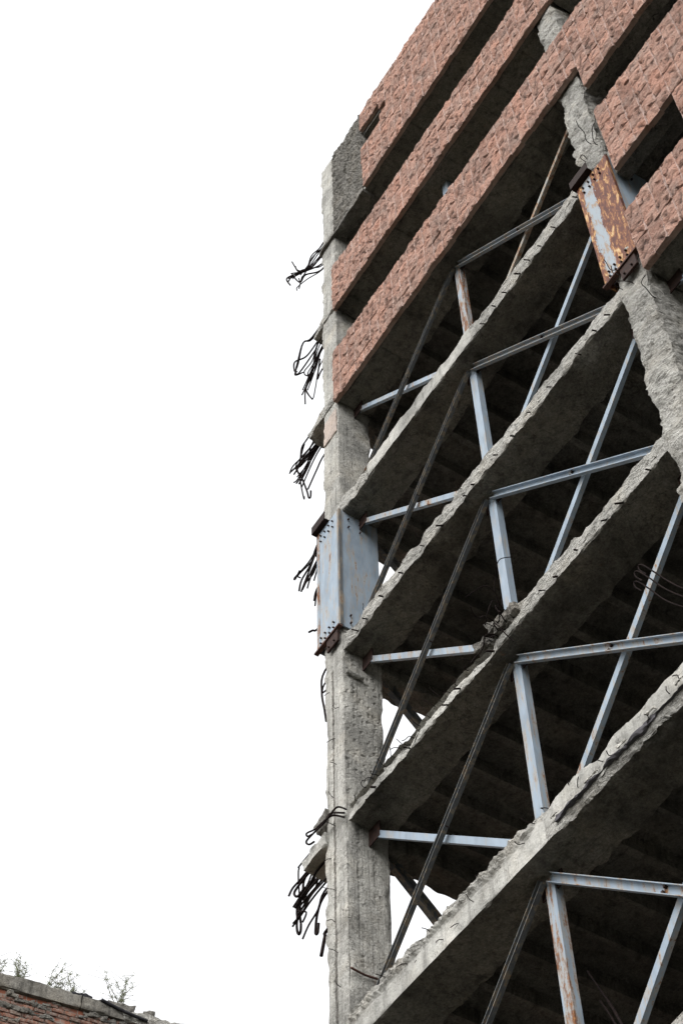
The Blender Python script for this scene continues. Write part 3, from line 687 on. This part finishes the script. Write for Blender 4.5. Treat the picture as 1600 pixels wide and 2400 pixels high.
# ---- rebar left hanging from the broken beams
for k, bars in REBAR.items():
    if k == 5: par = BEAM[(4, False)]
    else:
        par = MB().box(-.47, -.44, .06, .5, bars[0][0][2]-.3, bars[0][0][2]-.27).build('rebar_bundle', M['rebar'], B)
    for i, b in enumerate(bars):
        MB().tube(b, .024 if (k == 4 and i == 15) else random.uniform(.012, .019), 6).build('rebar', M['rebar'], par, True)
        if k in (-1, 0, 1, 2) and i % 2 == 0:      # a second bar bent much the same way
            j = np.array(b)+rng.normal(0, .05, (len(b), 3))*np.linspace(0, 1, len(b))[:, None]; j[:, 1] += rng.uniform(-.06, .06); j = j[:max(3, len(j)-1)]
            MB().tube(j, .014, 6).build('rebar', M['rebar'], par, True)
for (x, z, y) in ((5.93, 16.80, -.02), (5.89, 16.70, -.06), (5.83, 16.60, -.04)):
    d = np.array([.42, .03, -.90]); d /= np.linalg.norm(d); q = np.array([-.90, 0, -.42])*.032; T = np.array([x, y, z]); Bs = np.array([XR+.05, .12, 15.0+(z-16.6)])
    MB().tube([Bs, T+d*.9, T+d*.35, T+d*.06, T-d*.01+q, T+d*.06+q*2, T+d*.16+q*2, T+d*.22+q*2], .009).build('rebar', M['rebar'], cr, True)
for A_, B_ in (((3.08, .9, 13.74), (3.43, .9, 12.83)), ((3.19, .9, 13.28), (3.36, .9, 12.85)), ((3.28, .9, 13.26), (3.43, .9, 12.85))):
    MB().tube([A_, B_, (3.95, .75, 11.35)], .012).build('rebar', M['rebar'], BEAM[(6, False)], True)
# bar ends poking from the broken beam fronts
for k in (2, 3, 4):
    z = zk(k); x = (4.1 if k == 2 else .35)
    while x < 6.6:
        if not (k == 4 and x < 3.8) or random.random() < .4:
            l = random.uniform(.04, .10); zz = z+random.uniform(.02, .07)
            MB().tube([(x+.03, .10, zz+.03), (x+l*random.uniform(-.9, .5), -.03-l*random.uniform(.1, .6), zz-l*random.uniform(-.3, .9))], random.uniform(.008, .016), 6).build('rebar_end', M['rebar'], BEAM[(k, False)], True)
        x += random.uniform(.24, .60)
def wire(par, x, y, z, n=4, s=.10, r=.005):
    p = np.array([x, y, z], float); pts = [p+np.array([0, .06, 0])]; d = np.array([random.uniform(-.6, .6), -1, random.uniform(-.3, .9)])
    for _ in range(n):
        pts.append(p.copy()); d = d+np.random.default_rng(random.randrange(10**6)).normal(0, .55, 3); d /= np.linalg.norm(d); p = p+d*s*random.uniform(.6, 1.2)
    MB().tube(pts, r, 5).build('tie_wire', M['rebar'], par, True)
for x in np.arange(.2, 3.9, .17): wire(BEAM[(4, False)], x+random.uniform(-.06, .06), -.0, zk(4)+random.uniform(.18, .32), 3, random.uniform(.05, .09), .0055)
for x in np.arange(.9, 6.5, .27): wire(BEAM[(5, False)], x+random.uniform(-.1, .1), -.0, zk(5)+random.uniform(.1, .46), 3, random.uniform(.05, .11), .0055)
for x in (3.5, 3.6, 3.75): wire(BEAM[(4, False)], x, -.02, zk(4)+.25, 8, .14, .006)
for z in (26.0, 25.9, 25.7, 22.05, 21.95, 21.7, 20.9): wire(cr, XR+random.uniform(.2, .5), -.03, z, 5, .12, .006)
for z in np.arange(15.5, 21.3, .55): wire(cl, random.uniform(-.4, -.05), .0, z, 3, .07, .005)
for x in np.arange(.1, 3.4, .5): wire(BEAM[(3, False)], x, -.02, zk(3)+.3, 3, .06, .005)
MB().tube([(.04, -.0, 15.62), (.035, .2, 15.60), (.04, .42, 15.61), (.03, .66, 15.56)], .016).build('rebar', M['rust_red'], cl, True)
for i_, (lx, lz, lw) in enumerate(((3.42, .16, .30), (3.62, .22, .26), (3.36, .30, .22), (3.05, .24, .2))):
    V, Q = rough(span(lx, lx+lw, .025), span(-.05, .16, .03), span(zk(4)+lz, zk(4)+lz+.13, .025), .07, 4.5, .05, .1, 3, None, 60+i_*7.0)
    obj('rubble_lump', mesh('rubble_lump', V, Q, M['mortar']), BEAM[(4, False)])
for x in (3.45, 3.52, 3.6, 3.68, 3.5): wire(BEAM[(4, False)], x, -.05, zk(4)+random.uniform(.1, .36), 7, .09, .008)
# torn membrane and peeled scraps along the lip of the pale beam
def exs(V, W, o):
    P1 = np.stack([V[:, 0], 0*V[:, 0], 0*V[:, 0]], 1); c = zk(5)+.15
    W[:, 2] = c+.05*fbm(P1, 1.4, 4, .6)+(W[:, 2]-c)*np.clip(.25+2.2*fbm(P1, 1.6, 4, .65, 4.0), .03, .9); W[:, 1] += .05*fbm(P1, 3, 3); return W
V, Q = rough(span(3.95, 6.66, .025), span(-.03, .06, .03), span(zk(5)+.08, zk(5)+.21, .025), .03, 5, .03, .05, 3, exs, 3.0)
obj('torn_membrane', mesh('torn_membrane', V, Q, M['membrane']), BEAM[(5, False)])
x = 3.9
while x < 6.6:
    l = random.uniform(.05, .26); zz = zk(5)+.20+random.uniform(-.02, .04)
    V, Q = rough(span(x, x+l, .02), span(-.045, -.03, .0075), span(zz, zz+random.uniform(.015, .04), .008), .03, 14, .02, .03, 6, None, x*9)
    obj('plaster_scrap', mesh('plaster_scrap', V, Q, M['scrap']), BEAM[(5, False)]); x += l+random.uniform(.05, .5)

# ================================================================== brick wall far beyond, with shrubs on top
O = np.array([-12.879, .075, 25.008]); YW = math.radians(81.94); U = np.array([.1402, .9901, 0]); N = np.array([.9901, -.1402, 0])
# local frame: x along the wall, -y towards the camera, z up from the coping top
WALL = thing('brick_wall', 'crumbling red brick wall under a grey concrete coping with weeds growing on it', 'wall', (O[0], O[1], 0), YW)
ZT = O[2]
MB().box(-7, 9, .02, .45, 0, ZT-.34).build('wall_core', M['brickwall'], WALL)
def cop(x0, x1, z0, z1, off, amp=.012, m='concrete_pale', y0=-.07, chip=.04):
    V, Q = rough(span(x0, x1, .04), span(y0, .5, .06), span(z0+ZT, z1+ZT, .035), amp, 3, chip, .08, 2, None, off); return obj('coping', mesh('coping', V, Q, M[m]), WALL)
cop(-7, 1.72, -.335, 0, 3.0, m='concrete'); cop(1.725, 2.6, -.335, -.02, 5.0, .03, 'concrete'); cop(2.605, 9, -.34, -.06, 6.0, .05, 'concrete_rough')
def lump(name, x0, x1, z0, z1, m, off, y0=-.05, y1=.3):
    V, Q = rough(span(x0, x1, .035), span(y0, y1, .05), span(z0+ZT, z1+ZT, .03), .06, 3.5, .05, .1, 3, None, off); return obj(name, mesh(name, V, Q, M[m]), WALL)
lump('concrete_lump', 2.25, 2.85, -.10, .10, 'mortar', 14.0); lump('roofing_felt', 1.5, 1.95, -.03, .06, 'felt', 15.0)
lump('roofing_felt', 1.98, 2.3, -.05, .0, 'felt', 16.0); lump('concrete_lump', 3.0, 3.25, -.06, .07, 'mortar', 17.0)
MB().tube([(2.1, -.09, ZT-.02), (2.4, -.11, ZT-.12), (2.7, -.12, ZT-.20), (3.1, -.12, ZT-.26)], .035, 8).build('roofing_felt', M['felt'], WALL, True)
BR = []
for i in range(8):
    V, Q = rough(span(-.112, .112, .045), [-.012, .05, .1], span(-.042, .042, .042), .008, 9, .02, .04, 8, None, i*4.0)
    BR.append(mesh('brick', V, Q, M['brick']))
nrow = 0
for j in range(13):
    z = -.40-.105*j; x = -1.0+(.12 if j % 2 else 0)
    while x < 3.8:
        gapped = (j == 0 and random.random() < .55) or (j in (3,) and random.random() < .7) or random.random() < .05
        if not gapped:
            o = obj('brick', random.choice(BR), WALL, (x, random.uniform(-.012, .012), ZT+z)); o.rotation_euler = (0, 0, random.uniform(-.03, .03))
        x += .24
for j in range(44):
    x = random.uniform(-.8, 3.2); j_ = random.choice((0, 0, 1, 3, 3, 3, 6, 9)); z = ZT-.40-.105*j_+random.uniform(-.03, .06); l = random.uniform(.12, .5)
    V, Q = rough(span(x, x+l, .03), span(-.03, .04, .035), span(z-.05, z+.03, .025), .06, 5, .03, .05, 4, None, j*2.7); obj('mortar_patch', mesh('mortar_patch', V, Q, M['mortar']), WALL)

SH = [(-.05, .72, 6, 'leafy shrub on the coping, furthest from the black roofing felt'), (.42, .66, 7, 'bushy little shrub second furthest from the black roofing felt'),
      (1.0, 1.0, 6, 'tall thin shrub leaning sideways from the grey coping'), (1.5, .50, 7, 'short shrub beside the black roofing felt scrap'), (2.52, .92, 7, 'upright shrub growing from the concrete lump')]
for si, (s, hh, ns, lab) in enumerate(SH):
    r = np.random.default_rng(50+si); zb = ZT-.01 if si != 4 else ZT+.09
    base = O+U*s+N*(-.10); base[2] = zb
    S = thing('shrub', lab, 'shrub', tuple(base), YW, 'shrubs growing on the wall')
    stm = MB(); lv = MB(); 
    for a in range(ns):
        lean = np.array([r.normal(.0 if si != 2 else .55, .28), r.normal(0, .2), 1.0]); lean /= np.linalg.norm(lean); L = hh*r.uniform(.55, 1.0)
        pts = [np.array([r.normal(0, .03), r.normal(0, .03), -.01])]
        for t in range(4): pts.append(pts[-1]+lean*L/4+r.normal(0, .035, 3)*np.array([1, 1, .3]))
        stm.tube(pts, .008, 5, .4)
        tw = [(pts, .3)]
        for b in range(5):
            p0 = pts[1+b % 4]; q = p0+np.array([r.normal(0, .17), r.normal(0, .12), r.uniform(.03, .18)]); stm.tube([p0, (p0+q)/2+r.normal(0, .015, 3), q], .0045, 4, .5); tw.append(([p0, q], .4))
        for pl, st in tw:
            cm = catmull(pl)
            for c in range(22 if len(pl) > 2 else 15):
                f = r.uniform(st, 1.05); i0 = min(len(cm)-1, int(f*(len(cm)-1))); p = np.array(cm[i0])+r.normal(0, .022, 3)
                d = r.normal(0, 1, 3); d[2] = d[2]*.5+.2; d /= np.linalg.norm(d); e = np.cross(d, r.normal(0, 1, 3)); e /= np.linalg.norm(e); ll = r.uniform(.02, .042); ww = ll*.55
                nrm = np.cross(d, e)*ll*.12
                lv.add([p, p+d*ll*.45+e*ww*.5+nrm, p+d*ll, p+d*ll*.45-e*ww*.5+nrm], [[0, 1, 2], [0, 2, 3]])
    stm.build('stem', M['stem'], S, True); lv.build('foliage', M['leaf'], S)
